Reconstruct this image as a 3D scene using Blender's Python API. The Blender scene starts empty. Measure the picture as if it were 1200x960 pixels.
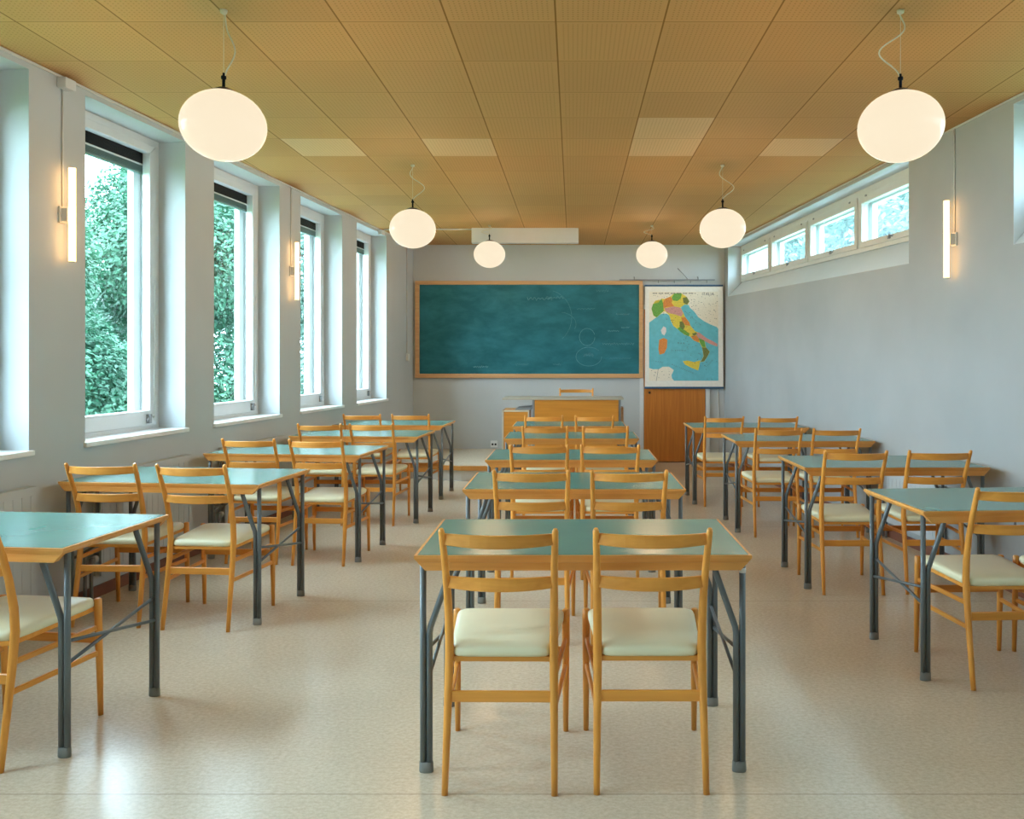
import bpy, bmesh, math, random
from mathutils import Vector, Matrix
random.seed(7)
scene = bpy.context.scene
C = scene.collection
PI = math.pi

# ------------------------------------------------------------------ camera, sky, exposure
F, VX, VY, H = 950.0, 672.0, 422.0, 1.35
cam_data = bpy.data.cameras.new('camera')
cam_data.sensor_fit = 'HORIZONTAL'
cam_data.sensor_width = 36.0
cam_data.lens = 36.0 * F / 1200.0
cam_data.shift_x = -(VX - 600) / 1200.0
cam_data.shift_y = -(480 - VY) / 1200.0
cam_data.clip_start = 0.05
cam = bpy.data.objects.new('camera', cam_data)
C.objects.link(cam)
cam.location = (0, 0, H)
cam.rotation_euler = (PI / 2, 0, 0)
scene.camera = cam

SKY = 18.5
world = bpy.data.worlds.new('overcast_sky')
scene.world = world
world.use_nodes = True
wn = world.node_tree.nodes
wn['Background'].inputs[0].default_value = (0.64, 0.815, 1.0, 1)
wn['Background'].inputs[1].default_value = SKY
LAMP_W = 74.0       # watts of each hanging globe
TUBE_E = 6.0        # emission of the wall tubes
GLOBE_E = 1.0
scene.view_settings.view_transform = 'Standard'
scene.view_settings.look = 'None'
scene.view_settings.gamma = 1.0
scene.view_settings.exposure = 0.32
try:
    scene.view_settings.use_curve_mapping = False
except Exception:
    pass
scene.cycles.max_bounces = 10
scene.cycles.diffuse_bounces = 6
scene.cycles.glossy_bounces = 4
scene.cycles.transparent_max_bounces = 16
scene.cycles.use_denoising = True
scene.cycles.sample_clamp_indirect = 20.0
scene.cycles.caustics_reflective = False
scene.cycles.caustics_refractive = False

# ------------------------------------------------------------------ room numbers (from the perspective)
CEIL = 2.875
BACK = 10.73
FRONT = -2.6
def XL(y): return -3.17 + 0.0975 * y
def XR(y): return 2.98 - 0.0913 * y
NL = math.hypot(1, 0.0975)
NR = math.hypot(1, 0.0913)
UL, OL = Vector((0.0975, 1, 0)) / NL, Vector((-1, 0.0975, 0)) / NL      # along, outward (left wall)
UR, OR = Vector((-0.0913, 1, 0)) / NR, Vector((1, 0.0913, 0)) / NR      # along, outward (right wall)
def PL(d, t, z):
    p = Vector((XL(d), d, 0)) + OL * t
    return Vector((p.x, p.y, z))
def PR(d, t, z):
    p = Vector((XR(d), d, 0)) + OR * t
    return Vector((p.x, p.y, z))
def at(px, py, y):
    s = F / y
    return Vector(((px - VX) / s, y, H - (py - VY) / s))

# ------------------------------------------------------------------ materials
def new_mat(name):
    m = bpy.data.materials.new(name)
    m.use_nodes = True
    return m, m.node_tree.nodes, m.node_tree.links, m.node_tree.nodes['Principled BSDF']

def plain(name, col, rough=0.5, metal=0.0, spec=0.5, var=0.06, scale=8.0, bump=0.0, coat=0.0):
    m, n, l, b = new_mat(name)
    tc = n.new('ShaderNodeTexCoord')
    no = n.new('ShaderNodeTexNoise'); no.inputs['Scale'].default_value = scale; no.inputs['Detail'].default_value = 4
    l.new(tc.outputs['Object'], no.inputs['Vector'])
    mr = n.new('ShaderNodeMapRange')
    mr.inputs['From Min'].default_value = 0.3; mr.inputs['From Max'].default_value = 0.7
    mr.inputs['To Min'].default_value = 1 - var; mr.inputs['To Max'].default_value = 1 + var
    l.new(no.outputs['Fac'], mr.inputs['Value'])
    hs = n.new('ShaderNodeHueSaturation'); hs.inputs['Color'].default_value = (*col, 1)
    l.new(mr.outputs['Result'], hs.inputs['Value'])
    l.new(hs.outputs['Color'], b.inputs['Base Color'])
    b.inputs['Roughness'].default_value = rough
    b.inputs['Metallic'].default_value = metal
    b.inputs['Specular IOR Level'].default_value = spec
    b.inputs['Coat Weight'].default_value = coat
    b.inputs['Coat Roughness'].default_value = 0.2
    if bump:
        bp = n.new('ShaderNodeBump'); bp.inputs['Strength'].default_value = bump; bp.inputs['Distance'].default_value = 0.002
        n2 = n.new('ShaderNodeTexNoise'); n2.inputs['Scale'].default_value = 260; n2.inputs['Detail'].default_value = 3
        l.new(tc.outputs['Object'], n2.inputs['Vector'])
        l.new(n2.outputs['Fac'], bp.inputs['Height']); l.new(bp.outputs['Normal'], b.inputs['Normal'])
    return m

def wood(name, c1, c2, axis, rough=0.38, fine=1.0):
    m, n, l, b = new_mat(name)
    tc = n.new('ShaderNodeTexCoord'); mp = n.new('ShaderNodeMapping')
    sc = [38 * fine, 38 * fine, 38 * fine]; sc[axis] = 2.2
    mp.inputs['Scale'].default_value = sc
    l.new(tc.outputs['Object'], mp.inputs['Vector'])
    oi = n.new('ShaderNodeObjectInfo')
    add = n.new('ShaderNodeVectorMath'); add.operation = 'ADD'
    l.new(mp.outputs['Vector'], add.inputs[0])
    sc2 = n.new('ShaderNodeVectorMath'); sc2.operation = 'SCALE'; sc2.inputs[0].default_value = (9, 13, 7)
    l.new(oi.outputs['Random'], sc2.inputs['Scale']); l.new(sc2.outputs['Vector'], add.inputs[1])
    no = n.new('ShaderNodeTexNoise'); no.inputs['Scale'].default_value = 1.0; no.inputs['Detail'].default_value = 5
    no.inputs['Distortion'].default_value = 0.6
    l.new(add.outputs['Vector'], no.inputs['Vector'])
    cr = n.new('ShaderNodeValToRGB')
    cr.color_ramp.elements[0].position = 0.32; cr.color_ramp.elements[0].color = (*c2, 1)
    cr.color_ramp.elements[1].position = 0.66; cr.color_ramp.elements[1].color = (*c1, 1)
    l.new(no.outputs['Fac'], cr.inputs['Fac'])
    hs = n.new('ShaderNodeHueSaturation')
    mr = n.new('ShaderNodeMapRange'); mr.inputs['To Min'].default_value = 0.88; mr.inputs['To Max'].default_value = 1.1
    l.new(oi.outputs['Random'], mr.inputs['Value']); l.new(mr.outputs['Result'], hs.inputs['Value'])
    l.new(cr.outputs['Color'], hs.inputs['Color']); l.new(hs.outputs['Color'], b.inputs['Base Color'])
    b.inputs['Roughness'].default_value = rough
    b.inputs['Specular IOR Level'].default_value = 0.5
    return m

def emitter(name, col, strength):
    m, n, l, b = new_mat(name)
    b.inputs['Base Color'].default_value = (0.06, 0.058, 0.05, 1)
    b.inputs['Roughness'].default_value = 0.2
    b.inputs['Specular IOR Level'].default_value = 0.03
    b.inputs['Emission Color'].default_value = (*col, 1)
    b.inputs['Emission Strength'].default_value = strength
    return m

def glass(name, tint=(1, 1, 1), milky=0.0):
    m, n, l, b = new_mat(name)
    n.remove(b)
    tr = n.new('ShaderNodeBsdfTransparent'); tr.inputs[0].default_value = (*tint, 1)
    gl = n.new('ShaderNodeBsdfGlossy'); gl.inputs['Roughness'].default_value = 0.28
    lw = n.new('ShaderNodeLayerWeight'); lw.inputs['Blend'].default_value = 0.5
    p5 = n.new('ShaderNodeMath'); p5.operation = 'POWER'; p5.inputs[1].default_value = 5.0
    l.new(lw.outputs['Facing'], p5.inputs[0])
    fr = n.new('ShaderNodeMapRange'); fr.inputs['To Min'].default_value = 0.001; fr.inputs['To Max'].default_value = 0.3
    l.new(p5.outputs[0], fr.inputs['Value'])
    mx = n.new('ShaderNodeMixShader')
    l.new(fr.outputs[0], mx.inputs[0]); l.new(tr.outputs[0], mx.inputs[1]); l.new(gl.outputs[0], mx.inputs[2])
    out = n['Material Output']
    last = mx
    if milky:
        tl = n.new('ShaderNodeBsdfTranslucent'); tl.inputs[0].default_value = (0.6, 0.8, 0.85, 1)
        m2 = n.new('ShaderNodeMixShader')
        tc = n.new('ShaderNodeTexCoord'); no = n.new('ShaderNodeTexNoise'); no.inputs['Scale'].default_value = 7; no.inputs['Detail'].default_value = 6
        l.new(tc.outputs['Object'], no.inputs['Vector'])
        mr = n.new('ShaderNodeMapRange'); mr.inputs['From Min'].default_value = 0.35; mr.inputs['From Max'].default_value = 0.7
        mr.inputs['To Min'].default_value = milky * 0.8; mr.inputs['To Max'].default_value = milky * 1.25
        l.new(no.outputs['Fac'], mr.inputs['Value']); l.new(mr.outputs['Result'], m2.inputs[0])
        l.new(mx.outputs[0], m2.inputs[1]); l.new(tl.outputs[0], m2.inputs[2])
        last = m2
    l.new(last.outputs[0], out.inputs['Surface'])
    return m

def math_node(n, l, op, a, b=None):
    k = n.new('ShaderNodeMath'); k.operation = op
    for i, v in enumerate((a, b)):
        if v is None: continue
        if isinstance(v, (int, float)): k.inputs[i].default_value = v
        else: l.new(v, k.inputs[i])
    return k.outputs[0]

TX, TX0, TY, TY0 = 0.4865, -0.0795, 0.4815, 3.655
def ceiling_mat(name, base, line, hole):
    m, n, l, b = new_mat(name)
    tc = n.new('ShaderNodeTexCoord'); sp = n.new('ShaderNodeSeparateXYZ')
    l.new(tc.outputs['Object'], sp.inputs[0])
    u = math_node(n, l, 'DIVIDE', math_node(n, l, 'SUBTRACT', sp.outputs[0], TX0 - 40 * TX), TX)
    v = math_node(n, l, 'DIVIDE', math_node(n, l, 'SUBTRACT', sp.outputs[1], TY0 - 40 * TY), TY)
    fu, fv = math_node(n, l, 'FRACT', u), math_node(n, l, 'FRACT', v)
    def edge(f, w):
        d = math_node(n, l, 'MINIMUM', f, math_node(n, l, 'SUBTRACT', 1.0, f))
        return math_node(n, l, 'LESS_THAN', d, w), d
    eu, du = edge(fu, 0.0085); ev, dv = edge(fv, 0.0048)
    ln = math_node(n, l, 'MAXIMUM', eu, ev)
    hu = math_node(n, l, 'SUBTRACT', math_node(n, l, 'FRACT', math_node(n, l, 'MULTIPLY', fu, 22.0)), 0.5)
    hv = math_node(n, l, 'SUBTRACT', math_node(n, l, 'FRACT', math_node(n, l, 'MULTIPLY', fv, 22.0)), 0.5)
    r2 = math_node(n, l, 'ADD', math_node(n, l, 'MULTIPLY', hu, hu), math_node(n, l, 'MULTIPLY', hv, hv))
    ho = math_node(n, l, 'LESS_THAN', r2, 0.034)
    ins = math_node(n, l, 'GREATER_THAN', math_node(n, l, 'MINIMUM', du, dv), 0.03)
    ho = math_node(n, l, 'MULTIPLY', ho, ins)
    cu = n.new('ShaderNodeCombineXYZ')
    l.new(math_node(n, l, 'FLOOR', u), cu.inputs[0]); l.new(math_node(n, l, 'FLOOR', v), cu.inputs[1])
    wnz = n.new('ShaderNodeTexWhiteNoise'); l.new(cu.outputs[0], wnz.inputs['Vector'])
    mr = n.new('ShaderNodeMapRange'); mr.inputs['To Min'].default_value = 0.95; mr.inputs['To Max'].default_value = 1.05
    l.new(wnz.outputs['Value'], mr.inputs['Value'])
    hs = n.new('ShaderNodeHueSaturation'); hs.inputs['Color'].default_value = (*base, 1); l.new(mr.outputs['Result'], hs.inputs['Value'])
    m1 = n.new('ShaderNodeMix'); m1.data_type = 'RGBA'
    l.new(ho, m1.inputs[0]); l.new(hs.outputs['Color'], m1.inputs[6]); m1.inputs[7].default_value = (*hole, 1)
    m2 = n.new('ShaderNodeMix'); m2.data_type = 'RGBA'
    l.new(ln, m2.inputs[0]); l.new(m1.outputs[2], m2.inputs[6]); m2.inputs[7].default_value = (*line, 1)
    l.new(m2.outputs[2], b.inputs['Base Color'])
    b.inputs['Roughness'].default_value = 0.75
    b.inputs['Specular IOR Level'].default_value = 0.25
    return m

def floor_mat(name, c1, c2, seam):
    m, n, l, b = new_mat(name)
    tc = n.new('ShaderNodeTexCoord'); sp = n.new('ShaderNodeSeparateXYZ'); l.new(tc.outputs['Object'], sp.inputs[0])
    mp = n.new('ShaderNodeMapping'); mp.inputs['Scale'].default_value = (1.0, 1.4, 1.0); l.new(tc.outputs['Object'], mp.inputs['Vector'])
    n1 = n.new('ShaderNodeTexNoise'); n1.inputs['Scale'].default_value = 55; n1.inputs['Detail'].default_value = 8; n1.inputs['Roughness'].default_value = 0.75
    l.new(mp.outputs['Vector'], n1.inputs['Vector'])
    cr = n.new('ShaderNodeValToRGB')
    cr.color_ramp.elements[0].position = 0.36; cr.color_ramp.elements[0].color = (*c2, 1)
    cr.color_ramp.elements[1].position = 0.62; cr.color_ramp.elements[1].color = (*c1, 1)
    l.new(n1.outputs['Fac'], cr.inputs['Fac'])
    n3 = n.new('ShaderNodeTexNoise'); n3.inputs['Scale'].default_value = 1.3; n3.inputs['Detail'].default_value = 3
    l.new(tc.outputs['Object'], n3.inputs['Vector'])
    mr3 = n.new('ShaderNodeMapRange'); mr3.inputs['From Min'].default_value = 0.3; mr3.inputs['From Max'].default_value = 0.7
    mr3.inputs['To Min'].default_value = 0.93; mr3.inputs['To Max'].default_value = 1.05
    l.new(n3.outputs['Fac'], mr3.inputs['Value'])
    hs = n.new('ShaderNodeHueSaturation'); l.new(cr.outputs['Color'], hs.inputs['Color']); l.new(mr3.outputs['Result'], hs.inputs['Value'])
    v = math_node(n, l, 'FRACT', math_node(n, l, 'DIVIDE', math_node(n, l, 'ADD', sp.outputs[1], -2.52 + 40.4), 2.02))
    d = math_node(n, l, 'MINIMUM', v, math_node(n, l, 'SUBTRACT', 1.0, v))
    e = math_node(n, l, 'MULTIPLY', math_node(n, l, 'LESS_THAN', d, 0.0013), 0.45)
    m2 = n.new('ShaderNodeMix'); m2.data_type = 'RGBA'
    l.new(e, m2.inputs[0]); l.new(hs.outputs['Color'], m2.inputs[6]); m2.inputs[7].default_value = (*seam, 1)
    l.new(m2.outputs[2], b.inputs['Base Color'])
    rr = n.new('ShaderNodeMapRange'); rr.inputs['To Min'].default_value = 0.19; rr.inputs['To Max'].default_value = 0.30
    l.new(n1.outputs['Fac'], rr.inputs['Value']); l.new(rr.outputs['Result'], b.inputs['Roughness'])
    b.inputs['Specular IOR Level'].default_value = 0.5
    bp = n.new('ShaderNodeBump'); bp.inputs['Strength'].default_value = 0.06; bp.inputs['Distance'].default_value = 0.004
    n4 = n.new('ShaderNodeTexNoise'); n4.inputs['Scale'].default_value = 9; n4.inputs['Detail'].default_value = 5
    l.new(tc.outputs['Object'], n4.inputs['Vector']); l.new(n4.outputs['Fac'], bp.inputs['Height']); l.new(bp.outputs['Normal'], b.inputs['Normal'])
    return m

def board_mat(name):
    m, n, l, b = new_mat(name)
    tc = n.new('ShaderNodeTexCoord'); mp = n.new('ShaderNodeMapping'); mp.inputs['Scale'].default_value = (1.2, 1, 2.6)
    mp.inputs['Rotation'].default_value = (0, 0.5, 0)
    l.new(tc.outputs['Object'], mp.inputs['Vector'])
    no = n.new('ShaderNodeTexNoise'); no.inputs['Scale'].default_value = 2.2; no.inputs['Detail'].default_value = 9; no.inputs['Roughness'].default_value = 0.65
    no.inputs['Distortion'].default_value = 0.3
    l.new(mp.outputs['Vector'], no.inputs['Vector'])
    cr = n.new('ShaderNodeValToRGB')
    cr.color_ramp.elements[0].position = 0.38; cr.color_ramp.elements[0].color = (0.010, 0.115, 0.140, 1)
    cr.color_ramp.elements[1].position = 0.75; cr.color_ramp.elements[1].color = (0.030, 0.195, 0.245, 1)
    l.new(no.outputs['Fac'], cr.inputs['Fac']); l.new(cr.outputs['Color'], b.inputs['Base Color'])
    b.inputs['Roughness'].default_value = 0.55
    b.inputs['Specular IOR Level'].default_value = 0.25
    return m

def leaf_mat(name, c1, c2):
    m, n, l, b = new_mat(name)
    tc = n.new('ShaderNodeTexCoord'); no = n.new('ShaderNodeTexNoise'); no.inputs['Scale'].default_value = 1.1; no.inputs['Detail'].default_value = 6
    l.new(tc.outputs['Object'], no.inputs['Vector'])
    cr = n.new('ShaderNodeValToRGB')
    cr.color_ramp.elements[0].position = 0.38; cr.color_ramp.elements[0].color = (*c1, 1)
    cr.color_ramp.elements[1].position = 0.64; cr.color_ramp.elements[1].color = (*c2, 1)
    l.new(no.outputs['Fac'], cr.inputs['Fac'])
    b.inputs['Roughness'].default_value = 0.55
    l.new(cr.outputs['Color'], b.inputs['Base Color'])
    tl = n.new('ShaderNodeBsdfTranslucent'); l.new(cr.outputs['Color'], tl.inputs[0])
    mx = n.new('ShaderNodeMixShader'); mx.inputs[0].default_value = 0.3
    l.new(b.outputs[0], mx.inputs[1]); l.new(tl.outputs[0], mx.inputs[2])
    l.new(mx.outputs[0], n['Material Output'].inputs['Surface'])
    return m

W1c, W2c = (0.78, 0.335, 0.056), (0.65, 0.255, 0.036)
M = dict(
    wall=plain('wall_paint', (0.475, 0.50, 0.505), 0.7, var=0.03, scale=2.0, bump=0.25, spec=0.25),
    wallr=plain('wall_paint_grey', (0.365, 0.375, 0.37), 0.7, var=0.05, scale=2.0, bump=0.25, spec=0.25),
    reveal=plain('reveal_daylit', (0.56, 0.615, 0.65), 0.6, var=0.02, scale=3.0, bump=0.2, spec=0.25),  # right window recess: daylight on it put into a paler, bluer colour
    white=plain('white_paint', (0.62, 0.63, 0.625), 0.4, var=0.02),
    cream=plain('cream_paint', (0.60, 0.60, 0.565), 0.4, var=0.02),
    marble=plain('sill_stone', (0.78, 0.79, 0.78), 0.3, var=0.05, scale=14),
    ceil=ceiling_mat('ceiling_tile', (0.565, 0.315, 0.122), (0.26, 0.125, 0.028), (0.40, 0.215, 0.072)),
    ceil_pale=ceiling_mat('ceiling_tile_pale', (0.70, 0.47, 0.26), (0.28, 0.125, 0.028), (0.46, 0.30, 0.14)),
    floor=floor_mat('linoleum', (0.65, 0.555, 0.42), (0.51, 0.42, 0.305), (0.18, 0.13, 0.08)),
    base=plain('brown_base', (0.20, 0.075, 0.045), 0.5),
    wz=wood('birch_upright', W1c, W2c, 2), wx=wood('birch_across', W1c, W2c, 0), wy=wood('birch_deep', W1c, W2c, 1),
    edge=wood('edge_birch', (0.72, 0.335, 0.08), (0.60, 0.25, 0.05), 0),
    frame=wood('frame_oak', (0.60, 0.35, 0.16), (0.52, 0.28, 0.12), 0),
    desk=wood('desk_veneer', (0.70, 0.285, 0.036), (0.60, 0.225, 0.026), 0),
    door=wood('door_veneer', (0.60, 0.21, 0.03), (0.48, 0.15, 0.02), 2, 0.4, 1.5),
    seat=plain('cream_vinyl', (0.80, 0.76, 0.52), 0.36, var=0.03, scale=5),
    teal=plain('teal_laminate', (0.088, 0.222, 0.185), 0.24, var=0.05, scale=6, spec=0.6),
    board=board_mat('chalkboard'),
    chalk=plain('chalk', (0.13, 0.31, 0.34), 0.9, var=0.3, scale=60),
    steel=plain('grey_lacquer_tube', (0.12, 0.138, 0.142), 0.36, var=0.04),
    rubber=plain('rubber', (0.20, 0.20, 0.18), 0.7),
    black=plain('black', (0.008, 0.009, 0.013), 0.6, spec=0.1),
    navy=plain('navy', (0.025, 0.085, 0.17), 0.5),
    desktop=plain('desk_laminate', (0.42, 0.38, 0.30), 0.35),
    grey=plain('grey_metal', (0.22, 0.23, 0.24), 0.4),
    wire=plain('pale_wire', (0.62, 0.56, 0.42), 0.5),
    bronze=plain('bronze', (0.05, 0.028, 0.018), 0.4),
    globe=emitter('opal_globe', (0.77, 0.65, 0.475), GLOBE_E),
    tube=emitter('lamp_tube', (1.0, 0.55, 0.22), TUBE_E),
    glass=glass('window_glass', (0.97, 1.0, 0.99)),
    glass2=glass('hazy_glass', (0.80, 0.87, 0.85), 0.05),
    blind=plain('blind_slats', (0.13, 0.20, 0.20), 0.5),
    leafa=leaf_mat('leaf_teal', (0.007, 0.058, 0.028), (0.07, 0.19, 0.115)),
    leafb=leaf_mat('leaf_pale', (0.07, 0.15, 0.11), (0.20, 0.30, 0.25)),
    bark=plain('bark', (0.10, 0.075, 0.055), 0.9, var=0.3, scale=20),
    grass=plain('grass', (0.06, 0.16, 0.05), 0.9, var=0.3, scale=3),
    socket=plain('socket_white', (0.72, 0.73, 0.72), 0.4),
    paper=plain('map_paper', (0.80, 0.77, 0.70), 0.6, var=0.04, scale=30),
    land=plain('map_land', (0.80, 0.73, 0.60), 0.6, var=0.06, scale=60),
    sea=plain('map_sea', (0.13, 0.48, 0.57), 0.5, var=0.08, scale=20),
    m_green=plain('map_green', (0.14, 0.36, 0.06), 0.6, var=0.25, scale=90),
    m_yellow=plain('map_yellow', (0.72, 0.56, 0.07), 0.6, var=0.2, scale=90),
    m_orange=plain('map_orange', (0.68, 0.24, 0.05), 0.6, var=0.2, scale=90),
    m_pink=plain('map_pink', (0.62, 0.29, 0.26), 0.6, var=0.2, scale=90),
    m_olive=plain('map_olive', (0.17, 0.19, 0.05), 0.6, var=0.3, scale=90),
    m_white=plain('map_white', (0.72, 0.66, 0.66), 0.6, var=0.1, scale=90),
    ink=plain('ink', (0.10, 0.09, 0.09), 0.7),
)

# ------------------------------------------------------------------ mesh builder
class MB:
    def __init__(self): self.bm = bmesh.new(); self.mats = []
    def _mi(self, mat):
        if mat is None: return 0
        if mat not in self.mats: self.mats.append(mat)
        return self.mats.index(mat)
    def hexa(self, p, mat=None):            # 8 points: bottom 4 then top 4, same winding
        mi = self._mi(mat)
        v = [self.bm.verts.new(q) for q in p]
        for f in ((3, 2, 1, 0), (4, 5, 6, 7), (0, 1, 5, 4), (1, 2, 6, 5), (2, 3, 7, 6), (3, 0, 4, 7)):
            fc = self.bm.faces.new([v[i] for i in f]); fc.material_index = mi
        return self
    def box(self, x0, x1, y0, y1, z0, z1, mat=None):
        return self.hexa([(x0, y0, z0), (x1, y0, z0), (x1, y1, z0), (x0, y1, z0), (x0, y0, z1), (x1, y0, z1), (x1, y1, z1), (x0, y1, z1)], mat)
    def wbox(self, P, d0, d1, t0, t1, z0, z1, mat=None):   # box in a side wall's frame
        return self.hexa([P(d0, t0, z0), P(d1, t0, z0), P(d1, t1, z0), P(d0, t1, z0), P(d0, t0, z1), P(d1, t0, z1), P(d1, t1, z1), P(d0, t1, z1)], mat)
    def wring(self, P, o, i, t0, t1, mat=None):            # ring between two quads (d,z), from t0 to t1
        for k in range(4):
            a, b, c, d = o[k], o[(k + 1) % 4], i[(k + 1) % 4], i[k]
            self.hexa([P(a[0], t0, a[1]), P(b[0], t0, b[1]), P(c[0], t0, c[1]), P(d[0], t0, d[1]),
                       P(a[0], t1, a[1]), P(b[0], t1, b[1]), P(c[0], t1, c[1]), P(d[0], t1, d[1])], mat)
        return self
    def prism(self, pts, z0, z1, mat=None):
        mi = self._mi(mat)
        a = [self.bm.verts.new((x, y, z0)) for x, y in pts]; b = [self.bm.verts.new((x, y, z1)) for x, y in pts]
        n = len(pts)
        fs = [self.bm.faces.new(a[::-1]), self.bm.faces.new(b)]
        fs += [self.bm.faces.new([a[i], a[(i + 1) % n], b[(i + 1) % n], b[i]]) for i in range(n)]
        for f in fs: f.material_index = mi
        return self
    def poly(self, pts, mat=None):
        f = self.bm.faces.new([self.bm.verts.new(p) for p in pts]); f.material_index = self._mi(mat); return self
    def tube(self, pts, r, seg=10, mat=None, flat=(1, 1)):
        mi = self._mi(mat)
        pts = [Vector(p) for p in pts]
        rs = r if isinstance(r, (list, tuple)) else [r] * len(pts)
        rings, prev = [], None
        for i, p in enumerate(pts):
            t = (pts[min(i + 1, len(pts) - 1)] - pts[max(i - 1, 0)]).normalized()
            if prev is None:
                a = Vector((1, 0, 0)) if abs(t.x) < 0.9 else Vector((0, 1, 0))
            else: a = prev
            a = (a - t * a.dot(t)).normalized(); b = t.cross(a); prev = a
            rings.append([self.bm.verts.new(p + (a * math.cos(2 * PI * k / seg) * flat[0] + b * math.sin(2 * PI * k / seg) * flat[1]) * rs[i]) for k in range(seg)])
        for A, B in zip(rings, rings[1:]):
            for k in range(seg):
                f = self.bm.faces.new([A[k], A[(k + 1) % seg], B[(k + 1) % seg], B[k]]); f.smooth = True; f.material_index = mi
        for R, rev in ((rings[0], True), (rings[-1], False)):
            f = self.bm.faces.new(R[::-1] if rev else R); f.material_index = mi
        return self
    def sweep(self, pts, w, h, mat=None):    # rectangular bar (w horizontal thickness, h vertical) along a horizontal-ish curve
        mi = self._mi(mat); pts = [Vector(p) for p in pts]; rings = []
        for i, p in enumerate(pts):
            t = (pts[min(i + 1, len(pts) - 1)] - pts[max(i - 1, 0)]).normalized()
            s = t.cross(Vector((0, 0, 1))).normalized(); u = s.cross(t)
            hh = h[i] if isinstance(h, (list, tuple)) else h
            c = 0.22 * w
            prof = [(-w / 2, -hh / 2 + c), (-w / 2 + c, -hh / 2), (w / 2 - c, -hh / 2), (w / 2, -hh / 2 + c), (w / 2, hh / 2 - c), (w / 2 - c, hh / 2), (-w / 2 + c, hh / 2), (-w / 2, hh / 2 - c)]
            rings.append([self.bm.verts.new(p + s * a + u * b) for a, b in prof])
        n = 8
        for A, B in zip(rings, rings[1:]):
            for k in range(n):
                f = self.bm.faces.new([A[k], A[(k + 1) % n], B[(k + 1) % n], B[k]]); f.material_index = mi
        self.bm.faces.new(rings[0][::-1]).material_index = mi; self.bm.faces.new(rings[-1]).material_index = mi
        return self
    def lathe(self, prof, c=(0, 0, 0), seg=32, mat=None):
        mi = self._mi(mat); c = Vector(c); rings = []
        for r, z in prof:
            if r < 1e-6: rings.append([self.bm.verts.new(c + Vector((0, 0, z)))])
            else: rings.append([self.bm.verts.new(c + Vector((r * math.cos(2 * PI * k / seg), r * math.sin(2 * PI * k / seg), z))) for k in range(seg)])
        for A, B in zip(rings, rings[1:]):
            for k in range(seg):
                k2 = (k + 1) % seg
                if len(A) == 1 and len(B) == 1: continue
                if len(A) == 1: vs = [A[0], B[k2], B[k]]
                elif len(B) == 1: vs = [A[k], A[k2], B[0]]
                else: vs = [A[k], A[k2], B[k2], B[k]]
                f = self.bm.faces.new(vs); f.smooth = True; f.material_index = mi
        return self
    def build(self, name, mat=None, parent=None, bevel=0.0, fix=True):
        if fix: bmesh.ops.recalc_face_normals(self.bm, faces=self.bm.faces[:])
        me = bpy.data.meshes.new(name); self.bm.to_mesh(me); self.bm.free()
        for m in (self.mats or [mat]): me.materials.append(m)
        o = bpy.data.objects.new(name, me); C.objects.link(o)
        if parent: o.parent = parent
        if bevel:
            b = o.modifiers.new('bevel', 'BEVEL'); b.width = bevel; b.segments = 2; b.limit_method = 'ANGLE'
        return o

def tag(o, label, cat, group=None, kind=None):
    o['label'] = label; o['category'] = cat
    if group: o['group'] = group
    if kind: o['kind'] = kind
    return o
def struct(o): o['kind'] = 'structure'; return o
def empty(name, loc=(0, 0, 0), rz=0.0):
    o = bpy.data.objects.new(name, None); o.empty_display_size = 0.1; C.objects.link(o)
    o.location = loc; o.rotation_euler = (0, 0, rz); return o
def tree_copy(o, parent=None):
    c = o.copy(); C.objects.link(c); c.parent = parent
    for ch in list(kids[o.name]) if o.name in kids else []: tree_copy(ch, c)
    return c
kids = {}
def register(o):
    kids.clear()
    for x in C.objects:
        if x.parent: kids.setdefault(x.parent.name, []).append(x)

# ------------------------------------------------------------------ room shell
b = MB()
b.prism([(XL(FRONT) - .5, FRONT - .3), (XR(FRONT) + .5, FRONT - .3), (XR(BACK) + .5, BACK + .3), (XL(BACK) - .5, BACK + .3)], -0.12, 0.0)
struct(b.build('floor', M['floor']))

b = MB()                                            # ceiling, one quad per tile
x0, x1 = -8, 7
for i in range(x0, x1):
    for j in range(-14, 15):
        xa, xb = TX0 + i * TX, TX0 + (i + 1) * TX; ya, yb = TY0 + j * TY, TY0 + (j + 1) * TY
        cl = lambda x, y: min(max(x, XL(y) - .3), XR(y) + .3)
        if xb < XL(ya) - .3 or xa > XR(ya) + .3: continue
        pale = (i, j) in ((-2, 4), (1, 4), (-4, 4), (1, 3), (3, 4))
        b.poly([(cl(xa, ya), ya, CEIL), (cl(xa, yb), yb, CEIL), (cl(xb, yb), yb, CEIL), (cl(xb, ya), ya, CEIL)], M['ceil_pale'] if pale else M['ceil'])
bmesh.ops.remove_doubles(b.bm, verts=b.bm.verts[:], dist=1e-4)
b.bm.normal_update()
o = b.build('ceiling', fix=False); struct(o)
sm = o.modifiers.new('thickness', 'SOLIDIFY'); sm.thickness = 0.1; sm.offset = -1

# back and rear walls
b = MB(); b.box(XL(BACK) - .6, XR(BACK) + .6, BACK, BACK + .25, 0, CEIL); struct(b.build('wall_back', M['wall']))
b = MB(); b.box(XL(FRONT) - .6, XR(FRONT) + .6, FRONT - .25, FRONT, 0, CEIL); struct(b.build('wall_front', M['wall']))

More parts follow.
